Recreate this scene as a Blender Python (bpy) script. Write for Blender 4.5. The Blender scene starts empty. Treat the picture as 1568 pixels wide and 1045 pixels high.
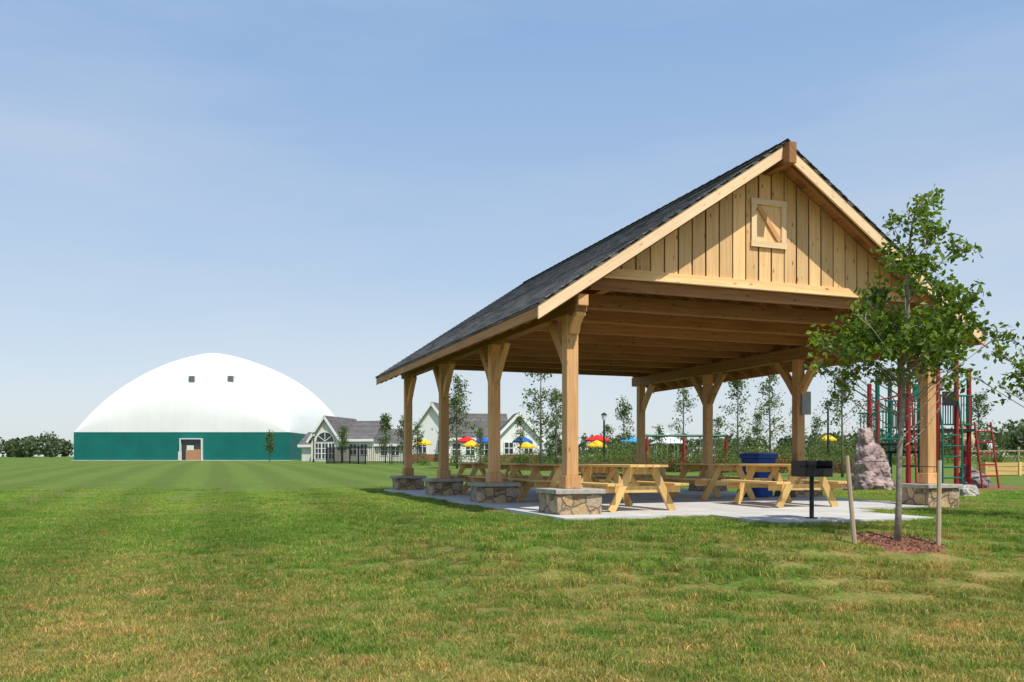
import bpy, bmesh, math, random
import numpy as np
from mathutils import Vector, Matrix, noise as mnoise
random.seed(7); RNG=np.random.default_rng(11)
scene=bpy.context.scene
F=1307.0; EYE=1.6; HZ=703.0; CX=784.0
def WX(px,d): return (px-CX)/F*d
def WZ(py,d): return EYE+(HZ-py)/F*d
ANG=math.radians(20.24)
D1=(-math.sin(ANG),math.cos(ANG)); D2=(math.cos(ANG),math.sin(ANG))
P0=(0.9125,13.4)
def loc2w(t,l): return (P0[0]+t*D2[0]+l*D1[0], P0[1]+t*D2[1]+l*D1[1])
# ------------------------------------------------------------------ terrain
def sst(a,b,x):
    t=np.clip((x-a)/(b-a),0,1); return t*t*(3-2*t)
YS=[-200,-20,0,6,11,16,30,60,120,175,260,5000]; ZS=[-.3,-.1,0,.10,.34,.52,.74,1.12,1.32,2.05,2.3,2.3]
def ground(x,y):
    x=np.asarray(x,float); y=np.asarray(y,float)
    z=np.interp(y,YS,ZS)
    z=z-0.12*sst(-1,-9,x)*sst(6,14,y)*sst(60,30,y)
    z=z+0.5*sst(10,60,x)*sst(35,70,y)*sst(200,120,y)
    z=z+0.03*np.sin(x*.55+y*.31)*np.sin(y*.42-x*.2)*sst(200,60,y)
    dx=x-P0[0]; dy=y-P0[1]
    t=dx*D2[0]+dy*D2[1]; l=dx*D1[0]+dy*D1[1]
    ex=np.maximum(np.maximum(-0.7-t,t-8.0),0); ey=np.maximum(np.maximum(-1.3-l,l-11.7),0)
    d=np.sqrt(ex*ex+ey*ey)
    ex=np.maximum(np.maximum(1.7-t,t-4.9),0); ey=np.maximum(np.maximum(-2.85-l,l-2),0)
    d=np.minimum(d,np.sqrt(ex*ex+ey*ey))
    w=1-sst(0,3.6,d)
    return z*(1-w)+0.70*w
def G(x,y): return float(ground(x,y))
# ------------------------------------------------------------------ materials
def newmat(name):
    m=bpy.data.materials.new(name); m.use_nodes=True
    nt=m.node_tree; b=nt.nodes["Principled BSDF"]
    return m,nt,b
def N(nt,t,**k):
    n=nt.nodes.new(t)
    for a,v in k.items(): setattr(n,a,v)
    return n
def math_(nt,op,a,b=None,c=None,clamp=False):
    n=nt.nodes.new('ShaderNodeMath'); n.operation=op; n.use_clamp=clamp
    for i,v in enumerate((a,b,c)):
        if v is None: continue
        if isinstance(v,(int,float)): n.inputs[i].default_value=v
        else: nt.links.new(v,n.inputs[i])
    return n.outputs[0]
def mixc(nt,f,a,b,mode='MIX'):
    n=nt.nodes.new('ShaderNodeMix'); n.data_type='RGBA'; n.blend_type=mode
    for i,v in ((0,f),(6,a),(7,b)):
        if isinstance(v,(int,float)): n.inputs[i].default_value=v
        elif isinstance(v,tuple): n.inputs[i].default_value=(*v[:3],1)
        else: nt.links.new(v,n.inputs[i])
    return n.outputs[2]
def ramp(nt,f,stops,interp='LINEAR'):
    n=nt.nodes.new('ShaderNodeValToRGB'); n.color_ramp.interpolation=interp
    e=n.color_ramp.elements
    while len(e)<len(stops): e.new(0.5)
    for i,(p,c) in enumerate(stops):
        e[i].position=p; e[i].color=(*c,1) if isinstance(c,tuple) else (c,c,c,1)
    nt.links.new(f,n.inputs[0]); return n.outputs[0]
def noise(nt,vec,scale,detail=4,rough=.55):
    n=N(nt,'ShaderNodeTexNoise'); n.inputs['Scale'].default_value=scale; n.inputs['Detail'].default_value=detail; n.inputs['Roughness'].default_value=rough
    if vec is not None: nt.links.new(vec,n.inputs['Vector'])
    return n.outputs['Fac']
def bump(nt,b,h,strength=.4,dist=.02):
    n=N(nt,'ShaderNodeBump'); n.inputs['Strength'].default_value=strength; n.inputs['Distance'].default_value=dist
    nt.links.new(h,n.inputs['Height']); nt.links.new(n.outputs[0],b.inputs['Normal'])
def objc(nt): return N(nt,'ShaderNodeTexCoord').outputs['Object']
def simple(name,col,rough=.7,var=.15,scale=4,metal=0,bmp=.1,spec=.3):
    m,nt,b=newmat(name)
    c=objc(nt); f=noise(nt,c,scale,5)
    c1=tuple(max(0,x*(1-var)) for x in col); c2=tuple(min(1,x*(1+var)) for x in col)
    nt.links.new(ramp(nt,f,[(.3,c1),(.7,c2)]),b.inputs['Base Color'])
    b.inputs['Roughness'].default_value=rough; b.inputs['Metallic'].default_value=metal
    b.inputs['Specular IOR Level'].default_value=spec
    if bmp: bump(nt,b,noise(nt,c,scale*6,4),bmp,.02)
    return m
def wood(name,light,dark,knots=.8,rough=.65,vmin=.75,vmax=1.15):
    m,nt,b=newmat(name)
    uv=N(nt,'ShaderNodeUVMap'); uv.uv_map='UVMap'
    mp=N(nt,'ShaderNodeMapping'); mp.inputs['Scale'].default_value=(1.2,22,1); nt.links.new(uv.outputs[0],mp.inputs[0])
    g=noise(nt,mp.outputs[0],1.0,6,.6)
    col=ramp(nt,g,[(.3,dark),(.62,light)])
    mk=N(nt,'ShaderNodeMapping'); mk.inputs['Scale'].default_value=(3.0,7.5,1); nt.links.new(uv.outputs[0],mk.inputs[0])
    vo=N(nt,'ShaderNodeTexVoronoi'); vo.voronoi_dimensions='2D'; vo.inputs['Scale'].default_value=1; nt.links.new(mk.outputs[0],vo.inputs['Vector'])
    kn=ramp(nt,vo.outputs['Distance'],[(.05,1.0),(.16,0.0)])
    sep=N(nt,'ShaderNodeSeparateColor'); nt.links.new(vo.outputs['Color'],sep.inputs[0])
    km=math_(nt,'MULTIPLY',kn,math_(nt,'GREATER_THAN',sep.outputs[0],.5))
    km=math_(nt,'MULTIPLY',km,math_(nt,'MULTIPLY',sep.outputs[1],knots))
    col=mixc(nt,km,col,(dark[0]*.35,dark[1]*.28,dark[2]*.25))
    at=N(nt,'ShaderNodeAttribute'); at.attribute_name='rnd'
    v=math_(nt,'MULTIPLY_ADD',at.outputs['Fac'],vmax-vmin,vmin)
    low=noise(nt,uv.outputs[0],.9,3)
    v=math_(nt,'MULTIPLY',v,math_(nt,'MULTIPLY_ADD',low,.3,.85))
    hs=N(nt,'ShaderNodeVectorMath'); hs.operation='SCALE'; nt.links.new(col,hs.inputs[0]); nt.links.new(v,hs.inputs['Scale'])
    nt.links.new(hs.outputs[0],b.inputs['Base Color'])
    b.inputs['Roughness'].default_value=rough; b.inputs['Specular IOR Level'].default_value=.25
    bump(nt,b,g,.25,.006)
    return m
M={}
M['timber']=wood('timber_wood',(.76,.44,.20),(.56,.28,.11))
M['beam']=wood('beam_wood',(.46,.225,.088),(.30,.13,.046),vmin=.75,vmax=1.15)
M['siding']=wood('pine_siding',(.86,.57,.28),(.72,.42,.175),knots=1.0,vmin=.80,vmax=1.10)
M['fascia']=wood('fascia_wood',(.86,.64,.40),(.76,.50,.28),knots=.6,vmin=.95,vmax=1.05)
M['table']=wood('table_wood',(.80,.55,.22),(.62,.38,.13),knots=.6)
M['stake']=wood('stake_wood',(.50,.40,.29),(.38,.28,.19),knots=.2)
M['darkgap']=simple('dark_gap',(.06,.03,.012),bmp=0)  # near-black backing colour, painted shade for the lines between siding boards
def shingle(name,c1,c2,sx=.3,sy=.14):
    m,nt,b=newmat(name)
    c=objc(nt); sp=N(nt,'ShaderNodeSeparateXYZ'); nt.links.new(c,sp.inputs[0])
    cb=N(nt,'ShaderNodeCombineXYZ'); nt.links.new(sp.outputs[1],cb.inputs[0])
    nt.links.new(math_(nt,'MULTIPLY',sp.outputs[2],1.8),cb.inputs[1])
    br=N(nt,'ShaderNodeTexBrick'); nt.links.new(cb.outputs[0],br.inputs['Vector'])
    br.inputs['Scale'].default_value=1; br.inputs['Brick Width'].default_value=sx; br.inputs['Row Height'].default_value=sy
    br.inputs['Mortar Size'].default_value=.008; br.inputs['Color1'].default_value=(*c1,1); br.inputs['Color2'].default_value=(*c2,1); br.inputs['Mortar'].default_value=(.015,.015,.016,1)
    br.inputs['Bias'].default_value=0
    f=noise(nt,c,30,4); f2=noise(nt,c,1.2,4)
    col=mixc(nt,1.0,br.outputs[0],ramp(nt,f,[(.3,.6),(.7,1.35)]),'MULTIPLY')
    col=mixc(nt,1.0,col,ramp(nt,f2,[(.3,.8),(.7,1.15)]),'MULTIPLY')
    nt.links.new(col,b.inputs['Base Color']); b.inputs['Roughness'].default_value=.9
    b.inputs['Specular IOR Level'].default_value=.2
    bump(nt,b,math_(nt,'SUBTRACT',f,br.outputs['Fac']),.6,.02)
    return m
M['shingle']=shingle('asphalt_shingles',(.23,.215,.20),(.085,.085,.085))
M['houseroof']=shingle('house_shingles',(.17,.155,.15),(.12,.115,.115),.6,.3)
def stone(name):
    m,nt,b=newmat(name); c=objc(nt)
    nv=N(nt,'ShaderNodeTexNoise'); nv.inputs['Scale'].default_value=5; nt.links.new(c,nv.inputs['Vector'])
    add=N(nt,'ShaderNodeVectorMath'); add.operation='MULTIPLY_ADD'; nt.links.new(nv.outputs['Color'],add.inputs[0]); add.inputs[1].default_value=(.12,.12,.12); nt.links.new(c,add.inputs[2])
    v1=N(nt,'ShaderNodeTexVoronoi'); v1.inputs['Scale'].default_value=4.6; nt.links.new(add.outputs[0],v1.inputs['Vector'])
    v2=N(nt,'ShaderNodeTexVoronoi'); v2.feature='DISTANCE_TO_EDGE'; v2.inputs['Scale'].default_value=4.6; nt.links.new(add.outputs[0],v2.inputs['Vector'])
    sep=N(nt,'ShaderNodeSeparateColor'); nt.links.new(v1.outputs['Color'],sep.inputs[0])
    col=ramp(nt,sep.outputs[0],[(0,(.18,.12,.075)),(.25,(.50,.34,.17)),(.45,(.34,.27,.20)),(.65,(.58,.42,.23)),(.85,(.42,.35,.28)),(1,(.28,.16,.08))])
    f=noise(nt,c,25,5)
    col=mixc(nt,1.0,col,ramp(nt,f,[(.25,.65),(.75,1.3)]),'MULTIPLY')
    e=ramp(nt,v2.outputs['Distance'],[(.02,0.0),(.06,1.0)])
    col=mixc(nt,e,(.24,.19,.13),col)
    nt.links.new(col,b.inputs['Base Color']); b.inputs['Roughness'].default_value=.85
    h=math_(nt,'ADD',math_(nt,'MULTIPLY',e,1.0),math_(nt,'MULTIPLY',f,.35))
    bump(nt,b,h,.9,.035)
    return m
M['stone']=stone('fieldstone')
M['cap']=simple('cap_stone',(.40,.37,.32),.8,.25,12,bmp=.4)
M['concrete']=simple('concrete',(.52,.51,.485),.85,.12,2,bmp=.15)
M['black']=simple('black_metal',(.02,.02,.022),.45,.2,10)
M['steel']=simple('galvanized_steel',(.30,.31,.32),.5,.1,10,metal=.3)
M['bark']=simple('bark',(.27,.235,.185),.9,.4,14,bmp=.5)
M['barkdark']=simple('bark_dark',(.17,.14,.11),.9,.3,14,bmp=.5)
M['mulch']=simple('mulch',(.27,.12,.07),.95,.6,22,bmp=1.0)
M['blue']=simple('blue_plastic',(.012,.065,.28),.4,.1,5,bmp=0)
M['rock']=simple('play_rock',(.36,.26,.25),.85,.5,3.5,bmp=.8)
M['boulder']=simple('boulder_gray',(.24,.22,.22),.85,.4,5,bmp=.8)
M['tanslide']=simple('tan_plastic',(.50,.36,.22),.5,.2,3,bmp=.2)
M['red']=simple('red_painted_steel',(.30,.022,.02),.4,.1,5,bmp=0)
M['green']=simple('green_painted_steel',(.01,.13,.09),.4,.1,5,bmp=0)
M['white']=simple('white_siding',(.78,.78,.76),.6,.04,6,bmp=.05)
M['cream']=simple('cream_siding',(.68,.66,.60),.6,.04,6,bmp=.05)
M['glass']=simple('dark_window',(.03,.035,.045),.12,.2,2,bmp=0,spec=.6)
M['brickm']=simple('red_brick',(.30,.10,.07),.8,.2,6)
M['teal']=simple('teal_fabric',(.004,.135,.118),.55,.12,.4,bmp=.05)
M['grayvent']=simple('gray_vent',(.14,.15,.15),.6,.1,5)
M['cinder']=simple('wood_panel',(.42,.22,.12),.7,.1,5)
for n,c in (('red',(.65,.02,.02)),('blue',(.01,.12,.55)),('yellow',(.80,.50,.02)),('white',(.75,.77,.8)),('sky',(.05,.35,.65))):
    M['u'+n]=simple('canopy_'+n,c,.7,.05,3,bmp=0)
m,nt,b=newmat('white_dome_fabric'); c=objc(nt)
sp=N(nt,'ShaderNodeSeparateXYZ'); nt.links.new(c,sp.inputs[0])
w=math_(nt,'SINE',math_(nt,'MULTIPLY',sp.outputs[0],1.6)); w=math_(nt,'POWER',math_(nt,'ABSOLUTE',w),40.0)
f=noise(nt,c,.25,5)
col=ramp(nt,f,[(.3,(.74,.74,.73)),(.7,(.80,.80,.79))])
col=mixc(nt,math_(nt,'MULTIPLY',w,.10),col,(.55,.57,.57))
nt.links.new(col,b.inputs['Base Color']); b.inputs['Roughness'].default_value=.6
M['dome']=m
def leafmat(name,dark,light,tr=.35):
    m=bpy.data.materials.new(name); m.use_nodes=True; nt=m.node_tree; nt.nodes.clear()
    at=N(nt,'ShaderNodeAttribute'); at.attribute_name='rnd'
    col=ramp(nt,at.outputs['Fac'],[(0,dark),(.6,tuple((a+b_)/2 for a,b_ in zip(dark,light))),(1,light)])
    d=N(nt,'ShaderNodeBsdfPrincipled'); nt.links.new(col,d.inputs['Base Color']); d.inputs['Roughness'].default_value=.5; d.inputs['Specular IOR Level'].default_value=.35
    t=N(nt,'ShaderNodeBsdfTranslucent'); nt.links.new(mixc(nt,1.0,col,(1.5,1.6,.6),'MULTIPLY'),t.inputs[0])
    mx=N(nt,'ShaderNodeMixShader'); mx.inputs[0].default_value=tr
    nt.links.new(d.outputs[0],mx.inputs[1]); nt.links.new(t.outputs[0],mx.inputs[2])
    o=N(nt,'ShaderNodeOutputMaterial'); nt.links.new(mx.outputs[0],o.inputs[0]); return m
M['leaf']=leafmat('oak_leaves',(.05,.105,.010),(.22,.30,.032))
M['leafb']=leafmat('young_tree_leaves',(.05,.09,.025),(.16,.22,.06))
M['leafc']=leafmat('distant_foliage',(.055,.085,.04),(.115,.15,.07),.2)
M['shrub']=leafmat('shrub_leaves',(.05,.085,.018),(.20,.24,.06))
M['shrubred']=leafmat('red_shrub_leaves',(.10,.03,.02),(.28,.12,.05))
def lawn_color(nt,gain=1.0,gfar=1.0):
    pos=N(nt,'ShaderNodeNewGeometry').outputs['Position']
    sp=N(nt,'ShaderNodeSeparateXYZ'); nt.links.new(pos,sp.inputs[0]); X,Y=sp.outputs[0],sp.outputs[1]
    n1=noise(nt,pos,.33,4,.6); n2=noise(nt,pos,3.6,6,.7); n3=noise(nt,pos,1.1,3)
    green=mixc(nt,ramp(nt,n3,[(.35,0.0),(.65,1.0)]),(.105,.180,.026),(.155,.230,.040))
    far=N(nt,'ShaderNodeMapRange'); far.inputs[1].default_value=14; far.inputs[2].default_value=45; nt.links.new(Y,far.inputs[0])
    green=mixc(nt,far.outputs[0],green,(.140,.215,.038))
    nearf=N(nt,'ShaderNodeMapRange'); nearf.inputs[1].default_value=12.5; nearf.inputs[2].default_value=5; nearf.inputs[3].default_value=-.05; nearf.inputs[4].default_value=.075; nt.links.new(Y,nearf.inputs[0])
    s=math_(nt,'ADD',math_(nt,'MULTIPLY',n1,.35),math_(nt,'MULTIPLY',n2,.65))
    s=math_(nt,'ADD',s,nearf.outputs[0])
    dry=ramp(nt,s,[(.44,0.0),(.68,1.0)])
    dry=math_(nt,'MULTIPLY',dry,math_(nt,'SUBTRACT',1.0,math_(nt,'MULTIPLY',far.outputs[0],.85)))
    col=mixc(nt,dry,green,(.40,.28,.11))
    n4=noise(nt,pos,1.7,5,.75)
    col=mixc(nt,math_(nt,'MULTIPLY',ramp(nt,n4,[(.66,0.0),(.74,1.0)]),math_(nt,'SUBTRACT',.8,math_(nt,'MULTIPLY',far.outputs[0],.8))),col,(.36,.22,.11))
    q=math_(nt,'ADD',math_(nt,'MULTIPLY',X,.945),math_(nt,'MULTIPLY',Y,.33))
    q=math_(nt,'ADD',q,math_(nt,'MULTIPLY',n1,.6))
    st=math_(nt,'SINE',math_(nt,'MULTIPLY',q,math.pi/1.15))
    st=math_(nt,'MULTIPLY_ADD',st,.8,.5,clamp=True)
    lf=N(nt,'ShaderNodeMapRange'); lf.inputs[1].default_value=3; lf.inputs[2].default_value=-2; lf.inputs[3].default_value=.25; nt.links.new(X,lf.inputs[0])
    yf=N(nt,'ShaderNodeMapRange'); yf.inputs[1].default_value=5; yf.inputs[2].default_value=12; yf.inputs[3].default_value=.4; nt.links.new(Y,yf.inputs[0])
    amp=math_(nt,'MULTIPLY',lf.outputs[0],yf.outputs[0])
    v=math_(nt,'SUBTRACT',1.08*gain,math_(nt,'MULTIPLY',math_(nt,'MULTIPLY',st,amp),.17*gain))
    gf=N(nt,'ShaderNodeMapRange'); gf.inputs[1].default_value=9; gf.inputs[2].default_value=24; gf.inputs[3].default_value=1.0; gf.inputs[4].default_value=gfar; nt.links.new(Y,gf.inputs[0])  # gfar paints light into the colour, lifting distant blades darkened by self-shadow
    v=math_(nt,'MULTIPLY',v,gf.outputs[0])
    sc=N(nt,'ShaderNodeVectorMath'); sc.operation='SCALE'; nt.links.new(col,sc.inputs[0]); nt.links.new(v,sc.inputs['Scale'])
    return sc.outputs[0],pos,dry
m,nt,b=newmat('lawn'); col,pos,dry=lawn_color(nt)
fine=noise(nt,pos,38,4,.7); mid=noise(nt,pos,7,5,.7)
col=mixc(nt,1.0,col,ramp(nt,fine,[(.3,.55),(.7,1.15)]),'MULTIPLY')
col=mixc(nt,1.0,col,ramp(nt,mid,[(.3,.8),(.7,1.1)]),'MULTIPLY')
nt.links.new(col,b.inputs['Base Color']); b.inputs['Roughness'].default_value=.9; b.inputs['Specular IOR Level'].default_value=.1
bump(nt,b,fine,.6,.04); M['lawn']=m
m=bpy.data.materials.new('grass_blades'); m.use_nodes=True; nt=m.node_tree; nt.nodes.clear()
col,pos,dry=lawn_color(nt,1.2,1.3)
at=N(nt,'ShaderNodeAttribute'); at.attribute_name='rnd'
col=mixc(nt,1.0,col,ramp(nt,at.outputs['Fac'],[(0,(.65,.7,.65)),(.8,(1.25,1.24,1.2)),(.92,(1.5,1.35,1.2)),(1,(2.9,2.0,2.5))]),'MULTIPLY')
d=N(nt,'ShaderNodeBsdfPrincipled'); nt.links.new(col,d.inputs['Base Color']); d.inputs['Roughness'].default_value=.55; d.inputs['Specular IOR Level'].default_value=.25
t=N(nt,'ShaderNodeBsdfTranslucent'); nt.links.new(mixc(nt,1.0,col,(1.3,1.4,.8),'MULTIPLY'),t.inputs[0])
mx=N(nt,'ShaderNodeMixShader'); mx.inputs[0].default_value=.35
nt.links.new(d.outputs[0],mx.inputs[1]); nt.links.new(t.outputs[0],mx.inputs[2])
o=N(nt,'ShaderNodeOutputMaterial'); nt.links.new(mx.outputs[0],o.inputs[0]); M['blade']=m
# ------------------------------------------------------------------ mesh builder
class MB:
    def __init__(s): s.v=[];s.f=[];s.m=[];s.uv=[];s.r=[];s.mats=[]
    def mi(s,k):
        if k not in s.mats: s.mats.append(k)
        return s.mats.index(k)
    def add(s,vs,fs,mat,ax=(1,0,0),rnd=None):
        o=len(s.v); r=random.random() if rnd is None else rnd; off=random.random()*20
        ax=Vector(ax).normalized(); p=ax.orthogonal().normalized(); q=ax.cross(p)
        if abs(ax.x)>.9: p,q=Vector((0,1,0)),Vector((0,0,1))
        elif abs(ax.y)>.9: p,q=Vector((1,0,0)),Vector((0,0,1))
        elif abs(ax.z)>.9: p,q=Vector((1,0,0)),Vector((0,1,0))
        k=s.mi(mat)
        for v in vs:
            v=Vector(v); s.v.append(tuple(v)); s.uv.append((v.dot(ax)+off,v.dot(p)+v.dot(q)+off*3))
        for f in fs: s.f.append(tuple(i+o for i in f)); s.m.append(k); s.r.append(r)
    def box(s,a,b,mat,ax=None,rnd=None):
        x0,y0,z0=a;x1,y1,z1=b
        d=(abs(x1-x0),abs(y1-y0),abs(z1-z0))
        if ax is None: ax=[(1,0,0),(0,1,0),(0,0,1)][d.index(max(d))]
        vs=[(x0,y0,z0),(x1,y0,z0),(x1,y1,z0),(x0,y1,z0),(x0,y0,z1),(x1,y0,z1),(x1,y1,z1),(x0,y1,z1)]
        s.add(vs,[(0,3,2,1),(4,5,6,7),(0,1,5,4),(1,2,6,5),(2,3,7,6),(3,0,4,7)],mat,ax,rnd)
    def sweep(s,path,w,h,side,mat,rnd=None):
        path=[Vector(p) for p in path]; side=Vector(side).normalized(); vs=[];fs=[]
        for i,p in enumerate(path):
            t=(path[min(i+1,len(path)-1)]-path[max(i-1,0)]).normalized(); n=t.cross(side).normalized()
            for a,b_ in ((-1,-1),(1,-1),(1,1),(-1,1)): vs.append(p+side*a*w/2+n*b_*h/2)
        for i in range(len(path)-1):
            for j in range(4): fs.append((i*4+j,i*4+(j+1)%4,i*4+4+(j+1)%4,i*4+4+j))
        fs.append((3,2,1,0)); e=(len(path)-1)*4; fs.append((e,e+1,e+2,e+3))
        s.add(vs,fs,mat,path[-1]-path[0],rnd)
    def tube(s,path,rad,mat,seg=8,rnd=None,cap=True):
        path=[Vector(p) for p in path]; n=len(path)
        if isinstance(rad,(int,float)): rad=[rad]*n
        vs=[];fs=[]; ref=None
        for i,p in enumerate(path):
            t=(path[min(i+1,n-1)]-path[max(i-1,0)]).normalized()
            if ref is None: ref=t.orthogonal().normalized()
            ref=(ref-t*ref.dot(t)).normalized(); q=t.cross(ref)
            for j in range(seg):
                a=2*math.pi*j/seg; vs.append(p+(ref*math.cos(a)+q*math.sin(a))*rad[i])
        for i in range(n-1):
            for j in range(seg): fs.append((i*seg+j,i*seg+(j+1)%seg,(i+1)*seg+(j+1)%seg,(i+1)*seg+j))
        if cap: fs.append(tuple(range(seg))[::-1]); fs.append(tuple((n-1)*seg+j for j in range(seg)))
        s.add(vs,fs,mat,(path[-1]-path[0]) if (path[-1]-path[0]).length>1e-4 else (0,0,1),rnd)
    def obj(s,name,parent=None,loc=(0,0,0),rot=0,smooth=False,bevel=0):
        me=bpy.data.meshes.new(name); me.from_pydata(s.v,[],s.f)
        for k in s.mats: me.materials.append(M[k])
        me.polygons.foreach_set('material_index',s.m)
        bm=bmesh.new(); bm.from_mesh(me); bmesh.ops.recalc_face_normals(bm,faces=bm.faces); bm.to_mesh(me); bm.free()
        uvl=me.uv_layers.new(name='UVMap'); idx=np.zeros(len(me.loops),dtype=np.int32); me.loops.foreach_get('vertex_index',idx)
        uvl.data.foreach_set('uv',np.array(s.uv,dtype=np.float32)[idx].ravel())
        a=me.attributes.new('rnd','FLOAT','FACE'); a.data.foreach_set('value',s.r)
        if smooth: me.polygons.foreach_set('use_smooth',[True]*len(me.polygons))
        ob=bpy.data.objects.new(name,me); scene.collection.objects.link(ob)
        ob.location=loc; ob.rotation_euler=(0,0,rot)
        if parent: ob.parent=parent
        if bevel:
            md=ob.modifiers.new('bevel','BEVEL'); md.width=bevel; md.segments=2; md.limit_method='ANGLE'
        return ob
def empty(name,loc=(0,0,0),rot=0,parent=None):
    e=bpy.data.objects.new(name,None); scene.collection.objects.link(e); e.location=loc; e.rotation_euler=(0,0,rot); e.empty_display_size=.3
    if parent: e.parent=parent
    return e
# ------------------------------------------------------------------ ground
xs=np.concatenate([-np.geomspace(5000,26,40),np.arange(-25,26,.5),np.geomspace(26,5000,40)])
ys=np.concatenate([-np.geomspace(200,4,8)[:-1],np.arange(-4,34,.5),np.geomspace(34,6000,70)])
XX,YY=np.meshgrid(xs,ys); ZZ=ground(XX,YY)
vs=np.stack([XX.ravel(),YY.ravel(),ZZ.ravel()],1); nx=len(xs); ny=len(ys)
fs=[(j*nx+i,j*nx+i+1,(j+1)*nx+i+1,(j+1)*nx+i) for j in range(ny-1) for i in range(nx-1)]
me=bpy.data.meshes.new('ground'); me.from_pydata(vs.tolist(),[],fs); me.materials.append(M['lawn']); me.polygons.foreach_set('use_smooth',[True]*len(me.polygons))
gob=bpy.data.objects.new('ground',me); scene.collection.objects.link(gob)
# ------------------------------------------------------------------ pavilion
PV=empty('picnic_pavilion',(P0[0],P0[1],0),ANG)
W=7.3; S=3.66; LEN=3*S; OE=.743; OR=.55; PITCH=.665
ZE=3.93; HALF=W/2; ZA=ZE+PITCH*(HALF+OE); SL0=.75
def ztop(x): return ZE+PITCH*(min(x,W-x)+OE)
mb=MB()
mb.box((-.55,-.35,.35),(W+.30,LEN+.6,SL0),'concrete')
mb.box((-.55,-1.0,.35),(5.1,-.355,SL0-.003),'concrete')
mb.obj('slab',PV)
mb=MB(); mb.box((1.9,-2.65,.2),(4.65,-1.005,SL0-.005),'concrete'); mb.obj('grill_pad',PV)
mb=MB()
for side in (0,1):
    for i in range(4):
        x=side*W; y=i*S
        pm=MB(); hw=.37
        n=10; vs=[];fs=[]
        for k in range(n+1):
            z=.45+(1.07-.45)*k/n
            r=[]
            per=[(-1,-1),(1,-1),(1,1),(-1,1)]
            for e in range(4):
                a=per[e]; b_=per[(e+1)%4]
                for q in range(8):
                    u=q/8; px_=(a[0]+(b_[0]-a[0])*u)*hw; py_=(a[1]+(b_[1]-a[1])*u)*hw
                    nn=mnoise.noise(Vector((px_*5+x*3,py_*5+y*2,z*5)))*.035
                    r.append((px_*(1+nn/hw),py_*(1+nn/hw),z))
            vs+=r
        for k in range(n):
            for q in range(32): fs.append((k*32+q,k*32+(q+1)%32,(k+1)*32+(q+1)%32,(k+1)*32+q))
        pm.add(vs,fs,'stone')
        pm.box((-.42,-.42,1.065),(.42,.42,1.135),'cap')
        pm.obj('stone_pier',PV,(x,y,0),bevel=.008)
        h=.10
        mb.box((x-.135,y-.135,1.135),(x+.135,y+.135,1.34),'timber',(0,0,1))
        mb.box((x-h,y-h,1.34),(x+h,y+h,3.85),'timber',(0,0,1))
mb.obj('posts',PV,bevel=.01)
mb=MB()
for x in (0,W):
    mb.box((x-.10,-.42,3.85),(x+.10,LEN+.42,4.12),'beam' )
    mb.box((x-.085,-.50,3.93),(x+.085,-.421,4.10),'timber')
    mb.sweep([(x,-.40,3.84),(x,-.30,3.80),(x,-.20,3.70),(x,-.13,3.56)],.16,.09,(1,0,0),'timber')
mb.obj('plate_beams',PV,bevel=.01)
mb=MB()
def brace(x,y,dx,dy,z0=3.10,z1=3.84,run=.74,mat='timber'):
    pts=[]
    for k in range(7):
        u=k/6; a=(1-u)**2; b_=2*u*(1-u); c_=u*u
        r=a*.10+b_*.34+c_*run; z=a*z0+b_*(z0+.36)+c_*z1
        pts.append((x+dx*r,y+dy*r,z))
    mb.sweep(pts,.11,.17,(dy,dx,0),mat)
for x in (0,W):
    for i in range(4):
        y=i*S
        if i<3: brace(x,y,0,1)
        if i>0: brace(x,y,0,-1)
mb.obj('knee_braces',PV)
mb=MB()
for k in range(9):
    y=.75+k*(LEN-.75)/8
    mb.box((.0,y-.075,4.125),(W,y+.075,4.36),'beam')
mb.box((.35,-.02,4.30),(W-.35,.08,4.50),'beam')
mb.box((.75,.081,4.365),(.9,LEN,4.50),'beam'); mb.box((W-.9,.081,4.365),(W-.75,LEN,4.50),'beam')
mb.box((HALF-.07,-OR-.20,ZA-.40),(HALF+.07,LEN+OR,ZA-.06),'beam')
mb.obj('tie_beams',PV)
mb=MB()
ny_=20
for k in range(ny_):
    y=-OR+.09+k*(LEN+2*OR-.18)/(ny_-1)
    for sgn in (0,1):
        p=[]
        for xx in (-OE+.03,HALF-.072):
            z=ZE+PITCH*(xx+OE)-.075-.10
            p.append((xx if sgn==0 else W-xx,y,z))
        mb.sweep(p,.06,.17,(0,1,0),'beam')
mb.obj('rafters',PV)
def slab_slope(mb,t0,t1,y0,y1,x0,x1,mat,ax=(0,1,0),rnd=None):
    for sgn in (0,1):
        v=[]
        for t in (t0,t1):
            for xx,yy in ((x0,y0),(x1,y0),(x1,y1),(x0,y1)):
                v.append((xx if sgn==0 else W-xx,yy,ZE+PITCH*(xx+OE)-t))
        mb.add(v,[(0,1,2,3),(7,6,5,4),(0,4,5,1),(1,5,6,2),(2,6,7,3),(3,7,4,0)],mat,ax,rnd)
mb=MB()
nb=24
for k in range(nb):
    xa=-OE+(HALF+OE)*k/nb; xb=-OE+(HALF+OE)*(k+1)/nb-.008
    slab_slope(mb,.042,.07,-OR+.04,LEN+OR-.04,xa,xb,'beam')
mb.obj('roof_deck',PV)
mb=MB(); slab_slope(mb,0,.04,-OR-.05,LEN+OR+.05,-OE-.05,HALF-.0,'shingle')
mb.obj('shingle_roof',PV)
mb=MB()
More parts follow.
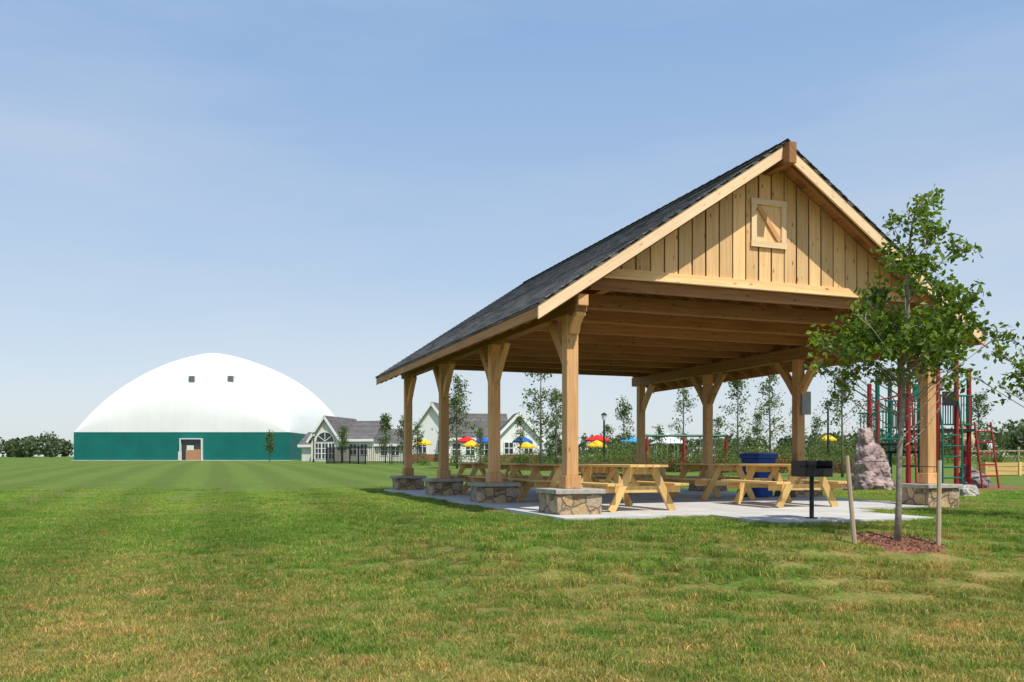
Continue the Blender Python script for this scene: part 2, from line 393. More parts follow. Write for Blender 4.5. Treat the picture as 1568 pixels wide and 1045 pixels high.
for k in range(36):
    xa=-OE-.05+(HALF+OE+.05)*k/36; L_=(HALF+OE+.05)/36
    for sgn in (0,1):
        y0=-OR-.06-random.uniform(0,.012)
        v=[]
        for (xx,dz) in ((xa,.016),(xa+L_,.003)):
            for yy in (y0,LEN+OR+.06): v.append((xx if sgn==0 else W-xx,yy,ZE+PITCH*(xx+OE)+dz))
        for (xx,dz) in ((xa,-.002),(xa+L_,-.002)):
            for yy in (y0,LEN+OR+.06): v.append((xx if sgn==0 else W-xx,yy,ZE+PITCH*(xx+OE)+dz))
        mb.add(v,[(0,1,3,2),(4,6,7,5),(0,4,5,1),(2,3,7,6),(0,2,6,4),(1,5,7,3)],'shingle')
for k in range(44):
    y0=-OR-.07+k*.2786; 
    for sgn in (-1,1):
        v=[]
        for xx in (0,.16):
            for yy in (y0,y0+.29):
                v.append((HALF+sgn*xx,yy,ZA-PITCH*xx+.03+(.012 if yy==y0 else 0)))
        mb.add(v,[(0,1,3,2)],'shingle')
mb.obj('shingle_courses',PV)
mb=MB()
for yy0,yy1 in ((-OR-.035,-OR+.005),(LEN+OR-.005,LEN+OR+.035)):
    for sgn in (0,1):
        v=[]
        for t in (.042,.245):
            for xx,y in ((-OE-.03,yy0),(HALF-.003,yy0),(HALF-.003,yy1),(-OE-.03,yy1)):
                v.append((xx if sgn==0 else W-xx,y,ZE+PITCH*(xx+OE)-t))
        mb.add(v,[(0,1,2,3),(7,6,5,4),(0,4,5,1),(1,5,6,2),(2,6,7,3),(3,7,4,0)],'fascia',(1,0,PITCH if sgn==0 else -PITCH))
mb.obj('rake_fascia',PV)
mb=MB()
for x0,x1 in ((-OE-.03,-OE+.01),(W+OE-.01,W+OE+.03)):
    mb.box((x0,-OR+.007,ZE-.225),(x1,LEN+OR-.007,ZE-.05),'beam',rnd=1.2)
mb.obj('eave_fascia',PV)
def gable(yc,sg):
    g=MB(); zb=4.53; bw=.262
    bz=lambda xx: ztop(xx)-.085
    g.add([(.62,yc+sg*.012,zb+.02),(W-.62,yc+sg*.012,zb+.02),(HALF,yc+sg*.012,bz(HALF)-.02)],[(0,1,2)],'darkgap')
    x=.10
    while x<W-.1:
        xe=min(x+bw-.022-random.uniform(0,.012),W-.1)
        zt0=bz(x); zt1=bz(xe)
        if max(zt0,zt1)>zb+.05:
            pts=[(x,max(zb,min(zb,zt0))),(xe,zb)]
            top=[(xe,max(zt1,zb+.01))]
            if x<HALF<xe: top.append((HALF,bz(HALF)))
            top.append((x,max(zt0,zb+.01)))
            poly=pts+top; n=len(poly); y0=yc; y1=yc-.025*sg
            v=[(p[0],y0,p[1]) for p in poly]+[(p[0],y1,p[1]) for p in poly]
            f=[tuple(range(n)),tuple(range(2*n-1,n-1,-1))]+[(i,(i+1)%n,n+(i+1)%n,n+i) for i in range(n)]
            g.add(v,f,'siding',(0,0,1))
        x+=bw
    g.box((.33,yc-.065*sg,zb-.03),(W-.33,yc-.027*sg,zb+.10),'siding')
    g.box((.45,yc-.10*sg,zb-.055),(W-.45,yc-.02*sg,zb-.031),'fascia')
    return g
gable(-.03,1).obj('front_gable_siding',PV)
gable(LEN+.03,-1).obj('rear_gable_siding',PV)
g=MB(); c=HALF+.03; h0,h1=5.22,6.02; hw=.335; y=-.057
g.box((c-hw,y-.012,h0),(c+hw,y,h1),'siding',(0,0,1))
for a,b_ in (((c-hw-.03,y-.045,h1-.09),(c+hw+.03,y-.014,h1+.01)),((c-hw-.03,y-.045,h0-.01),(c+hw+.03,y-.014,h0+.09)),((c-hw-.02,y-.043,h0+.092),(c-hw+.08,y-.014,h1-.092)),((c+hw-.08,y-.043,h0+.092),(c+hw+.02,y-.014,h1-.092))):
    g.box(a,b_,'fascia')
g.sweep([(c-hw+.12,y-.03,h1-.12),(c+hw-.12,y-.03,h0+.12)],.03,.08,(0,1,0),'timber')
g.obj('gable_hatch',PV)
g=MB(); x=W; yb=S
g.box((x-.02,yb-.16,2.60),(x+.22,yb-.101,3.12),'steel'); g.box((x+.05,yb-.13,3.12),(x+.07,yb-.11,3.8),'steel')
g.obj('electrical_box',PV)
# ------------------------------------------------------------------ picnic tables
def table_mesh():
    g=MB(); L=1.83
    for k in range(5): x=-.355+k*.144; g.box((x,0,.715),(x+.136,L,.755),'table')
    for s in (-1,1):
        for k in range(2):
            x=s*.62+(k-1)*.145 + .0; g.box((x,0,.415),(x+.137,L,.455),'table')
    for y in (.22,L-.26):
        for s in (-1,1):
            g.sweep([(s*.58,y,0.0),(s*.20,y,.712)],.045,.13,(0,1,0),'table')
        g.box((-.75,y+.021,.30),(.75,y+.06,.413),'table')
        g.box((-.34,y+.021,.60),(.34,y+.06,.713),'table')
    for y0,y1 in ((.28,.75),(L-.30,L-.75)):
        g.sweep([(0,y0,.33),(0,y1,.705)],.04,.08,(1,0,0),'table')
    return g
rows=[(1.30,-.2),(1.25,2.5),(1.35,5.2),(1.3,7.9),(4.55,-.2),(4.75,2.45),(4.5,5.2),(4.6,8.0)]
for t,l in rows:
    x,y=loc2w(t,l); table_mesh().obj('picnic_table',None,(x,y,SL0),ANG+random.uniform(-.06,.06),bevel=.004)
# ------------------------------------------------------------------ grill
x,y=WX(1243,12.3),12.3
GR=empty('charcoal_grill',(x,y,SL0-.005),ANG*.6)
g=MB(); g.tube([(0,0,0),(0,0,.60)],.032,'black',10); g.tube([(0,0,0),(0,0,.012)],.09,'black',12); g.obj('pedestal',GR)
g=MB(); a,b_,d_=.215,.19,.2
g.box((-a,-b_,.60),(a,b_,.612),'black'); g.box((-a,b_-.008,.612),(a,b_,.83),'black')
g.box((-a,-b_,.612),(-a+.008,b_-.009,.83),'black'); g.box((a-.008,-b_,.612),(a,b_-.009,.83),'black'); g.box((-a+.009,-b_,.612),(a-.009,-b_+.008,.72),'black')
g.obj('firebox',GR)
g=MB()
for k in range(12): xx=-a+.03+k*(2*a-.06)/11; g.tube([(xx,-b_-.05,.765),(xx,b_-.02,.765)],.005,'black',5)
g.tube([(-a-.08,-b_+.03,.75),(-a-.0,-b_+.03,.75)],.01,'black',6); g.tube([(a,-b_+.03,.75),(a+.08,-b_+.03,.75)],.01,'black',6)
g.obj('grate',GR)
# ------------------------------------------------------------------ trash bins
for t,l,rt in ((6.25,3.7,.1),(6.75,4.35,-.1)):
    x,y=loc2w(t,l); g=MB()
    def rr(hx,hy,z,r=.07,n=4):
        out=[]
        for cx_,cy_,a0 in ((hx-r,hy-r,0),(-hx+r,hy-r,90),(-hx+r,-hy+r,180),(hx-r,-hy+r,270)):
            for k in range(n+1):
                a=math.radians(a0+90*k/n); out.append((cx_+r*math.cos(a),cy_+r*math.sin(a),z))
        return out
    def loft(secs,mat):
        v=[];f=[];n=len(secs[0])
        for s_ in secs: v+=s_
        for i in range(len(secs)-1):
            for j in range(n): f.append((i*n+j,i*n+(j+1)%n,(i+1)*n+(j+1)%n,(i+1)*n+j))
        f.append(tuple(range(n))[::-1]); f.append(tuple((len(secs)-1)*n+j for j in range(n)))
        g.add(v,f,mat)
    loft([rr(.22,.24,0.02),rr(.27,.30,.86),rr(.30,.33,.87),rr(.30,.33,.92)],'blue')
    loft([rr(.31,.34,.922),rr(.30,.33,.96),rr(.22,.24,.99)],'blue')
    g.tube([(-.25,.33,.09),(.25,.33,.09)],.09,'black',12)
    g.tube([(-.22,.37,.93),(.22,.37,.93)],.018,'black',8)
    g.obj('trash_bin',None,(x,y,SL0),ANG+rt,smooth=False)
# ------------------------------------------------------------------ leaves / trees
def leaf_arrays(cent,size,rng,aspect=.55):
    n=len(cent)
    d=rng.normal(size=(n,3)); d/=np.linalg.norm(d,axis=1)[:,None]
    e=rng.normal(size=(n,3)); e-=d*(e*d).sum(1)[:,None]; e/=np.linalg.norm(e,axis=1)[:,None]
    nrm=np.cross(d,e); s=(size*rng.uniform(.6,1.25,n))[:,None]
    a=cent-d*s*.5; c=cent+d*s*.5; b=cent+e*s*aspect*.5+nrm*s*.08; dd=cent-e*s*aspect*.5+nrm*s*.08
    return np.stack([a,b,c,dd],1).reshape(-1,3)
def leaf_obj(name,cent,size,rnd,mat,rng,parent=None,loc=(0,0,0),aspect=.55):
    v=leaf_arrays(cent,size,rng,aspect); n=len(cent)
    me=bpy.data.meshes.new(name); me.from_pydata(v.tolist(),[],[(4*i,4*i+1,4*i+2,4*i+3) for i in range(n)])
    me.materials.append(M[mat]); a=me.attributes.new('rnd','FLOAT','FACE'); a.data.foreach_set('value',np.clip(rnd,0,1).astype(np.float32))
    ob=bpy.data.objects.new(name,me); scene.collection.objects.link(ob); ob.location=loc
    if parent: ob.parent=parent
    return ob
def tree(name,loc,trunk,r0,clumps,leaf,per,seed,mat='leaf',bark='bark',rot=0):
    rng=np.random.default_rng(seed); rd=random.Random(seed)
    E=empty(name,loc,rot); g=MB()
    n=len(trunk); g.tube(trunk,[r0*(1-.85*i/(n-1))+.004 for i in range(n)],bark,8)
    T=[Vector(p) for p in trunk]
    def at(z):
        for i in range(n-1):
            if T[i].z<=z<=T[i+1].z:
                u=(z-T[i].z)/(T[i+1].z-T[i].z); return T[i].lerp(T[i+1],u)
        return T[-1].copy() if z>T[-1].z else T[0].copy()
    cent=[];rn=[]
    for (x,y,z,r) in clumps:
        c=Vector((x,y,z)); h=math.hypot(x,y)
        b=at(max(trunk[1][2],z-.55*h-.15)); 
        mid=b.lerp(c,.5)+Vector((rd.uniform(-.06,.06),rd.uniform(-.06,.06),-.04*h))
        rb=max(.006,r0*.32*(1-.5*c.z/T[-1].z))
        g.tube([b,b.lerp(mid,.5)+Vector((0,0,-.02*h)),mid,c],[rb,rb*.8,rb*.6,.004],bark,5)
        k=int(per*(r/.3)**2); base=rd.random()
        tw=[]
        for q in range(max(5,k//16)):
            d=Vector((rd.gauss(0,1),rd.gauss(0,1),rd.gauss(.15,.8))).normalized()*r*rd.uniform(.6,1.25)
            g.tube([c.lerp(mid,rd.uniform(0,.5)),c+d*.5+Vector((0,0,.02)),c+d],[.005,.004,.002],bark,3,cap=False)
            tw.append(c+d)
        for q in range(k):
            t_=tw[rd.randrange(len(tw))]; u=rd.uniform(.25,1.08); p=c.lerp(t_,u)
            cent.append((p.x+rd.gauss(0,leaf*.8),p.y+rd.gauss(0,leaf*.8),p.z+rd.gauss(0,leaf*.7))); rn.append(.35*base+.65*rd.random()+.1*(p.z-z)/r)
    g.obj('trunk_and_branches',E,smooth=True)
    leaf_obj('leaves',np.array(cent),leaf,np.array(rn),mat,rng,E,aspect=.6)
    return E
TD=10.3; tx,ty=WX(1374,TD),TD; tz=G(tx,ty); sc=F/TD
cl=[(1402,312,20),(1425,300,14),(1385,340,18),(1430,345,20),(1372,330,10),(1408,368,26),(1440,385,20),(1372,380,22),(1352,410,16),(1392,415,26),(1425,420,26),(1450,450,20),(1358,450,22),
    (1318,455,10),(1330,490,22),(1296,492,14),(1275,530,15),(1290,560,12),(1320,530,26),(1360,500,28),(1398,480,28),(1432,495,28),(1465,480,20),(1485,500,18),(1350,545,24),(1385,540,24),(1420,540,22),(1455,530,22),(1488,540,20),(1505,568,14),(1470,568,14),(1335,575,14),(1378,585,12),(1300,590,8),(1440,590,8),(1495,590,7),
    (1375,440,22),(1410,455,24),(1385,505,26),(1415,515,26),(1345,515,22),(1445,510,24),(1305,515,20),(1300,545,18),(1395,395,22),(1340,500,24),(1370,525,26),(1400,520,26),(1435,525,26),(1470,515,24),(1320,505,20),(1290,510,16),(1475,545,20),(1400,560,20),(1360,560,20),(1445,470,24),(1425,480,24),(1480,480,16),(1330,560,18),(1310,530,22),(1435,555,18),(1500,520,14),(1275,550,12)]
rd=random.Random(3)
clm=[]
for a,b_,r in cl:
    clm.append(((a-1374)/sc,rd.uniform(-.7,.7)*(1.0 if b_>400 else .45),(835-b_)/sc*.985,r/sc*1.15))
kk=113.6/sc
tr=[(0,0,-.05),(.02,0,.6*kk),(.03,.01,1.2*kk),(.09*kk,.02,1.9*kk),(.07*kk,0,2.4*kk),(.16*kk,.02,3.0*kk),(.14*kk,0,3.6*kk),(.2*kk,.03,4.2*kk),(.28*kk,0,4.65*kk)]
tree('young_oak_tree',(tx,ty,tz),tr,.038,clm,.092,200,5,'leaf','bark')
SD=TD-.12
for k,(pxb,pxt) in enumerate(((1310,1298),(1437,1440))):
    x=WX(pxb,SD); y=SD; z=G(x,y); g=MB()
    g.tube([(0,0,-.1),((pxt-pxb)/sc,.02,1.05)],[.03,.026],'stake',8)
    g.tube([((pxt-pxb)/sc*.9,.02,.97),((tx-x)*.95,ty-y,.99 )],.005,'black',5)
    g.obj('tree_stake',None,(x,y,z))
def patch(name,cx_,cy_,rx,ry,mat,h=.03,seed=1,rot=0):
    rd=random.Random(seed); v=[(cx_,cy_,G(cx_,cy_)+h)];n=48; f=[]
    RS=(.15,.3,.45,.6,.75,.88,1.0)
    for R in RS:
        for k in range(n):
            a=2*math.pi*k/n; q=R*(1+.10*math.sin(3*a+seed)+.05*math.sin(7*a)+.03*rd.uniform(-1,1))
            x0=rx*q*math.cos(a); y0=ry*q*math.sin(a)
            x=cx_+x0*math.cos(rot)-y0*math.sin(rot); y=cy_+x0*math.sin(rot)+y0*math.cos(rot)
            v.append((x,y,G(x,y)+(h if R<.9 else -.01)))
    for k in range(n): f.append((0,1+k,1+(k+1)%n))
    for r in range(len(RS)-1):
        for k in range(n): f.append((1+r*n+k,1+(r+1)*n+k,1+(r+1)*n+(k+1)%n,1+r*n+(k+1)%n))
    g=MB(); g.add(v,f,mat); return g.obj(name,smooth=True)
MRX,MRY=.52,.42
patch('tree_mulch_ring',tx,ty-.02,MRX,MRY,'mulch',.04,2)
cm=[]
for k in range(800):
    a=random.uniform(0,6.28); q=math.sqrt(random.random())*1.02; x=tx+MRX*q*math.cos(a); y=ty+MRY*q*math.sin(a); cm.append((x,y,G(x,y)+.045))
M['chip']=leafmat('mulch_chips',(.10,.04,.025),(.38,.20,.12),0.02)
leaf_obj('mulch_chips',np.array(cm),.04,RNG.random(800),'chip',RNG,aspect=.4)
tx2,ty2=WX(1640,12.8),12.8
clm=[]; rd=random.Random(21)
for a,b_,r in [(1585,500,22),(1560,515,16),(1548,545,12),(1565,560,18),(1590,545,26),(1556,590,10),(1580,600,16),(1610,470,26),(1640,440,28),(1640,500,30),(1680,480,26),(1700,530,28),(1650,560,28),(1720,570,22),(1620,600,20),(1640,390,22),(1655,350,18),(1545,512,8),(1538,575,8),(1690,430,22),(1560,535,16),(1570,580,16)]:
    clm.append(((a-1640)/102,rd.uniform(-.8,.8),(815-b_)/102,r/102*1.1))
tr2=[(0,0,-.05),(.02,0,.8),(-.02,.02,1.6),(.03,0,2.4),(0,.02,3.2),(.05,0,4.2),(.1,0,4.6)]
tree('young_oak_tree',(tx2,ty2,G(tx2,ty2)),tr2,.042,clm,.10,125,8,'leaf','bark')
def young(name,px,d,pyt,pyb,wpx,seed,leaf=.14,dens=1.0,cr=.3,mat='leafb'):
    x=WX(px,d); y=d; z=G(x,y); h=WZ(pyt,d)-z; w=wpx/F*d/2; rd=random.Random(seed)
    n=int(34*dens); cl=[]
    for k in range(n):
        u=rd.random()**.85; zz=h*(cr+(1-cr)*u*.97); prof=math.sin(math.pi*min(1,(u*.86+.14)))**.7*(1.05-.45*u)
        a=rd.uniform(0,6.28); q=math.sqrt(rd.random())*w*prof; cl.append((q*math.cos(a),q*math.sin(a),zz,rd.uniform(.10,.19)*h*.55))
    lean=rd.uniform(-.15,.15)
    tr=[(0,0,-.1),(lean*.2,0,h*.3),(lean*.3,.05,h*.6),(lean*.6,0,h*.97)]
    tree(name,(x,y,z),tr,.012*h+.01,cl,leaf,22*(.14/leaf)*dens,seed,mat,'barkdark')
BT=[(413,100,662,698,14,.22,1.2),(525,90,652,698,14,.22,1),(590,80,636,695,18,.2,1.2),(700,52,578,690,52,.16,1.0),(828,46,555,692,62,.16,.85),(852,60,600,692,32,.16,1),
    (955,62,612,692,36,.17,1),(1047,50,590,692,40,.15,.6),(1130,46,580,692,50,.15,.85),(1180,48,572,690,46,.15,.75),(1100,70,640,692,22,.17,1),(1160,75,632,690,26,.17,1),
    (1290,36,560,695,64,.13,.9),(1336,50,600,690,48,.15,.7),(1218,66,625,690,26,.16,.9),(1498,52,602,690,46,.16,.9),(1534,90,655,690,22,.2,1),(640,70,650,690,18,.18,1),(1010,85,650,690,20,.2,1),(796,70,640,692,16,.17,1),(735,72,655,692,20,.17,1),(930,90,650,692,20,.2,1),(618,66,640,692,20,.18,1),(1250,60,640,690,24,.16,1)]
for k,(px,d,a,b_,w,lf,dn) in enumerate(BT): young('young_tree',px,d,a,b_,w,100+k,lf,dn)
def treeline(name,x0,x1,y,hmin,hmax,n,leaf,seed,mat='leafc',zoff=0,dy=12,per=90):
    rng=np.random.default_rng(seed); C=[];R=[]
    for k in range(n):
        cx_=rng.uniform(x0,x1); cy_=y+rng.uniform(-dy,dy); h=rng.uniform(hmin,hmax); w=h*rng.uniform(.4,.6); z=G(cx_,cy_)+zoff; b=rng.random()
        d=rng.normal(size=(per,3)); d/=np.linalg.norm(d,axis=1)[:,None]; q=rng.uniform(.55,1.05,per)[:,None]
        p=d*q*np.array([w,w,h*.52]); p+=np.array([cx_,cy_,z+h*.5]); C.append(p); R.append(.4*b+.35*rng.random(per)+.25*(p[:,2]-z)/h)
    return leaf_obj(name,np.concatenate(C),leaf,np.concatenate(R),mat,rng,aspect=.8)
treeline('distant_trees',-200,-88,170,2.4,5.2,75,.7,1,per=240)
treeline('distant_trees',-260,-40,290,4,7,70,1.5,2,per=110)
treeline('distant_trees',-40,160,300,5,8.5,110,1.5,3,per=110)
treeline('distant_trees',120,260,230,6,10,70,1.2,4,per=160)
treeline('distant_trees',150,420,420,9,14,60,2,5,per=120)
def shrubs(name,px0,px1,d,hmin,hmax,n,seed,mat,leaf=.12,dy=2.5,per=260):
    rng=np.random.default_rng(seed);C=[];R=[]
    for k in range(n):
        x=WX(rng.uniform(px0,px1),d); y=d+rng.uniform(-dy,dy); h=rng.uniform(hmin,hmax); w=h*rng.uniform(.45,.8); z=G(x,y); b=rng.random()
        p=rng.normal(size=(per,3))*np.array([w,w,h*.5])*.55+np.array([x,y,z+h*.42]); p[:,2]=np.maximum(p[:,2],z+.02); C.append(p);R.append(.4*b+.6*rng.random(per))
    leaf_obj(name,np.concatenate(C),leaf,np.concatenate(R),mat,rng)
shrubs('garden_shrubs',640,930,62,.6,1.4,50,31,'shrub')
shrubs('garden_shrubs',920,1320,56,.9,2.0,80,36,'shrub',.15)
shrubs('garden_shrubs',900,1320,46,.5,1.2,60,32,'shrub')
shrubs('red_shrubs',950,1300,44,.4,1.0,18,33,'shrubred')
shrubs('garden_shrubs',1290,1600,60,.6,1.4,40,34,'shrub')
shrubs('evergreen_shrub',1118,1136,40,.9,1.3,3,35,'leafb',.1,1)
# ------------------------------------------------------------------ dome
DD=122.0; dz=WZ(707,DD); HDp=23.0
dome_x=WX(278,DD)
DM=empty('air_supported_dome',(dome_x,DD+HDp,dz),0)
HW=(443-113)/2/F*DD; BH=(707-662)/F*DD; CH=13.3
Rr=(1+(CH/HW)**2)/(2*CH/HW)
def prof(r): return (math.sqrt(max(0,Rr*Rr-r*r))-(Rr-CH/HW)-.035*math.sin(math.pi*min(1,r)))*HW
QE=3.0
def qf(s): return max(0,1-abs(s)**QE)**(1/QE)
nX=80
ylist=[-1.0]+[-(math.cos(math.pi/2*k/40)**.55) for k in range(1,40)]+[0.0]
ylist=ylist+[-q for q in ylist[-2::-1]]
v=[];f=[]
for s_ in ylist:
    for i in range(nX+1):
        xx=math.sin(math.pi/2*(-1+2*i/nX))
        v.append((xx*HW,s_*HDp,BH+max(0,prof(abs(xx)))*qf(s_)))
for j in range(len(ylist)-1):
    for i in range(nX): a=j*(nX+1)+i; f.append((a,a+1,a+nX+2,a+nX+1))
g=MB(); g.add(v,f,'dome'); g.obj('white_canopy',DM,smooth=True)
g=MB(); e_=.02
g.box((-HW-e_,-HDp-e_,0),(HW+e_,HDp+e_,BH),'teal'); g.obj('teal_skirt',DM)
g=MB(); g.box((-HW-.25,-HDp-.25,-.8),(HW+.25,HDp+.25,.2),'concrete'); g.obj('foundation_curb',DM)
dx0=WX(277,DD)-dome_x; dx1=WX(311,DD)-dome_x; dh=(706-672)/F*DD; yf=-HDp-.06
g=MB()
g.box((dx0,yf-.5,0),(dx0+.12,yf+.03,dh),'white'); g.box((dx1-.12,yf-.5,0),(dx1,yf+.03,dh),'white'); g.box((dx0,yf-.5,dh),(dx1,yf+.03,dh+.12),'white')
g.box((dx0+.12,yf-.05,0.2),(dx1-.12,yf+.02,dh),'glass')
g.box((dx0+.75,yf-.10,.2),(dx1-.2,yf-.06,1.75),'cinder'); g.box((dx0+.9,yf-.13,1.6),(dx0+1.9,yf-.11,2.3),'cream')
g.box((dx0-.32,yf-.16,.2),(dx0+.15,yf-.08,dh*.45),'white')
g.obj('entrance',DM)
def surf_y(x,z):
    p=prof(abs(x)/HW); t=min(.999,(z-BH)/p); return -HDp*(1-t**QE)**(1/QE)
for pxv in (295,355):
    yv=-HDp*.8
    for it in range(12):
        dd=DD+HDp+yv; xc=WX(pxv,dd)-dome_x; zc=WZ(581,dd)-dz; yv=.5*yv+.5*surf_y(xc,zc)
    s_=.42
    y2=surf_y(xc,zc+s_); y1=surf_y(xc,zc-s_)
    g=MB()
    g.box((xc-s_-.1,y1-.12,zc-s_-.3),(xc+s_+.1,y2+.4,zc+s_+.1),'white')
    g.box((xc-s_,y1-.16,zc-s_),(xc+s_,y1-.122,zc+s_),'grayvent')
    g.obj('canopy_vent',DM)
# ------------------------------------------------------------------ houses
def gblock(g,x0,x1,y0,y1,wh,rise,axis,wall,roof='houseroof',oh=.4,z0=0):
    g.box((x0,y0,z0-1),(x1,y1,z0+wh),wall)
    if axis=='x':
        yc=(y0+y1)/2
        for xx in (x0,x1): g.add([(xx,y0,z0+wh),(xx,y1,z0+wh),(xx,yc,z0+wh+rise)],[(0,1,2)],wall)
        sl=rise/((y1-y0)/2)
        for s,ye in ((0,y0-oh),(1,y1+oh)):
            ze=z0+wh-oh*sl
            v=[(x0-oh,ye,ze+.05),(x1+oh,ye,ze+.05),(x1+oh,yc,z0+wh+rise+.05),(x0-oh,yc,z0+wh+rise+.05)]
            v+= [(a,b_,c_+.18) for a,b_,c_ in v]
            g.add(v,[(4,5,6,7),(0,3,2,1),(0,1,5,4),(1,2,6,5),(2,3,7,6),(3,0,4,7)],roof)
            g.box((x0-oh,ye-(.03 if s==0 else 0),ze-.12),(x1+oh,ye+(.03 if s else 0)+.001,ze+.22),'white')
    else:
        xc=(x0+x1)/2
        for yy in (y0,y1): g.add([(x0,yy,z0+wh),(x1,yy,z0+wh),(xc,yy,z0+wh+rise)],[(0,1,2)],wall)
        sl=rise/((x1-x0)/2)
        for s,xe in ((0,x0-oh),(1,x1+oh)):
            ze=z0+wh-oh*sl
            v=[(xe,y0-oh,ze+.05),(xe,y1+oh,ze+.05),(xc,y1+oh,z0+wh+rise+.05),(xc,y0-oh,z0+wh+rise+.05)]
            v+= [(a,b_,c_+.18) for a,b_,c_ in v]
            g.add(v,[(4,5,6,7),(0,3,2,1),(0,1,5,4),(1,2,6,5),(2,3,7,6),(3,0,4,7)],roof)
            g.sweep([(xe,y0-oh-.03,ze+.06),(xc,y0-oh-.03,z0+wh+rise+.06)],.05,.3,(0,1,0),'white')
def window(g,x,y,z,w,h,mx=1,my=1):
    g.box((x-w/2-.1,y-.06,z-.1),(x+w/2+.1,y-.005,z+h+.1),'white'); g.box((x-w/2,y-.08,z),(x+w/2,y-.062,z+h),'glass')
    for k in range(1,mx+1): xx=x-w/2+w*k/(mx+1); g.box((xx-.04,y-.10,z),(xx+.04,y-.082,z+h),'white')
    for k in range(1,my+1): zz=z+h*k/(my+1); g.box((x-w/2,y-.125,zz-.04),(x+w/2,y-.102,zz+.04),'white')
HD=110.0; hz=G(WX(498,HD),HD)
CH_=empty('clubhouse',(WX(498,HD),HD,hz),math.radians(-14))
g=MB(); gblock(g,-2.0,2.0,0,9,2.9,2.75,'y','cream'); g.obj('gable_wing',CH_)
g=MB()
for xx in (-.95,0,.95): window(g,xx,0,.35,.75,1.95,1,2)
n=14; arc=[(math.cos(math.pi*k/n)*1.3,math.sin(math.pi*k/n)*1.25+2.55) for k in range(n+1)]
g.add([(0,-.07,2.55)]+[(a,-.07,b_) for a,b_ in arc],[(0,k+1,k+2) for k in range(n)],'glass')
for k in range(n): g.sweep([(arc[k][0],-.1,arc[k][1]),(arc[k+1][0],-.1,arc[k+1][1])],.06,.16,(0,1,0),'white')
for k in (3,7,11): g.sweep([(0,-.1,2.57),(arc[k][0],-.1,arc[k][1])],.03,.07,(0,1,0),'white')
g.obj('arched_window',CH_)
g=MB(); gblock(g,-4.6,-2.02,2.4,7.5,2.2,1.5,'x','cream'); g.obj('side_wing',CH_)
g=MB(); gblock(g,2.02,5.6,2.0,10,2.9,2.3,'x','cream'); gblock(g,5.62,13.5,3.2,9,2.3,1.8,'x','cream')
for xx in (3.0,4.5): window(g,xx,2.0,.9,.9,1.3)
for xx in (6.8,8.4,10,11.6): window(g,xx,3.2,.8,.9,1.2)
g.obj('main_wing',CH_)
d=95.; PH=empty('pool_house',(WX(735,d),d,G(WX(735,d),d)),math.radians(8))
g=MB(); gblock(g,-3.6,3.4,3,9,2.9,2.6,'x','white')
for xx in (-2.4,-.8,.8,2.2): window(g,xx,3,.8,.9,1.3)
g.obj('middle_wing',PH)
g=MB(); gblock(g,1.6,6.8,-1,2.9,2.6,2.7,'y','white'); g.box((1.8,-1.04,-.2),(6.6,-1.003,.8),'brickm'); window(g,3.1,-1.04,.95,.9,1.2); window(g,5.3,-1.04,.95,.9,1.2); g.obj('right_gable',PH)
d=100.; PH=empty('gabled_house',(WX(662,d),d,G(WX(662,d),d)),math.radians(-16))
g=MB(); gblock(g,-3.1,3.1,0,9,2.8,4.0,'y','white'); g.box((-3.0,-.04,-.2),(3.0,-.003,.9),'brickm')
for xx in (-1.2,1.2): window(g,xx,-.04,1.1,.9,1.4)
g.obj('gable_block',PH)
d=130.; PH=empty('white_tent_pavilion',(WX(1022,d),d,G(WX(1022,d),d)),0)
g=MB()
for sx in (-2,2):
    for sy in (-2,2): g.tube([(sx,sy,0),(sx,sy,2.4)],.06,'white',6)
g.add([(-2.3,-2.3,2.4),(2.3,-2.3,2.4),(2.3,2.3,2.4),(-2.3,2.3,2.4),(0,0,4.0)],[(0,1,4),(1,2,4),(2,3,4),(3,0,4)],'uwhite'); g.obj('canopy',PH)
FN=empty('black_metal_fence',(0,0,0)); g=MB()
fp=[(500,78),(560,70),(600,70),(645,68)]
for (pa,da),(pb,db) in zip(fp[:-1],fp[1:]):
    A=Vector((WX(pa,da),da,0));B=Vector((WX(pb,db),db,0)); n=max(2,int((B-A).length/.16))
    for k in range(n+1):
        p=A.lerp(B,k/n); z=G(p.x,p.y); r=.045 if k%12==0 else .018
        g.box((p.x-r,p.y-r,z),(p.x+r,p.y+r,z+(1.65 if k%12==0 else 1.5)),'black')
    for zz in (.2,1.4): g.sweep([(A.x,A.y,G(A.x,A.y)+zz),(B.x,B.y,G(B.x,B.y)+zz)],.05,.06,(0,0,1),'black')
g.obj('pickets',FN)
def umbrella(px,py,d,r,col,dz_=.0):
    r*=.68
    x=WX(px,d); z=G(x,d); h=min(max(1.9,WZ(py,d)-z),2.6); g=MB(); n=8
    g.tube([(0,0,0),(0,0,h)],.03,'steel',6); g.tube([(0,0,0),(0,0,.1)],.25,'black',10)
    v=[(0,0,h)]+[(r*.55*math.cos(2*math.pi*k/n),r*.55*math.sin(2*math.pi*k/n),h-.22) for k in range(n)]+[(r*math.cos(2*math.pi*k/n),r*math.sin(2*math.pi*k/n),h-.48) for k in range(n)]+[(r*math.cos(2*math.pi*k/n),r*math.sin(2*math.pi*k/n),h-.62) for k in range(n)]
    f=[(0,1+k,1+(k+1)%n) for k in range(n)]
    for rr_ in (0,1): f+=[(1+rr_*n+k,1+(rr_+1)*n+k,1+(rr_+1)*n+(k+1)%n,1+rr_*n+(k+1)%n) for k in range(n)]
    g.add(v,f,col); g.obj('patio_umbrella',None,(x,d,z))
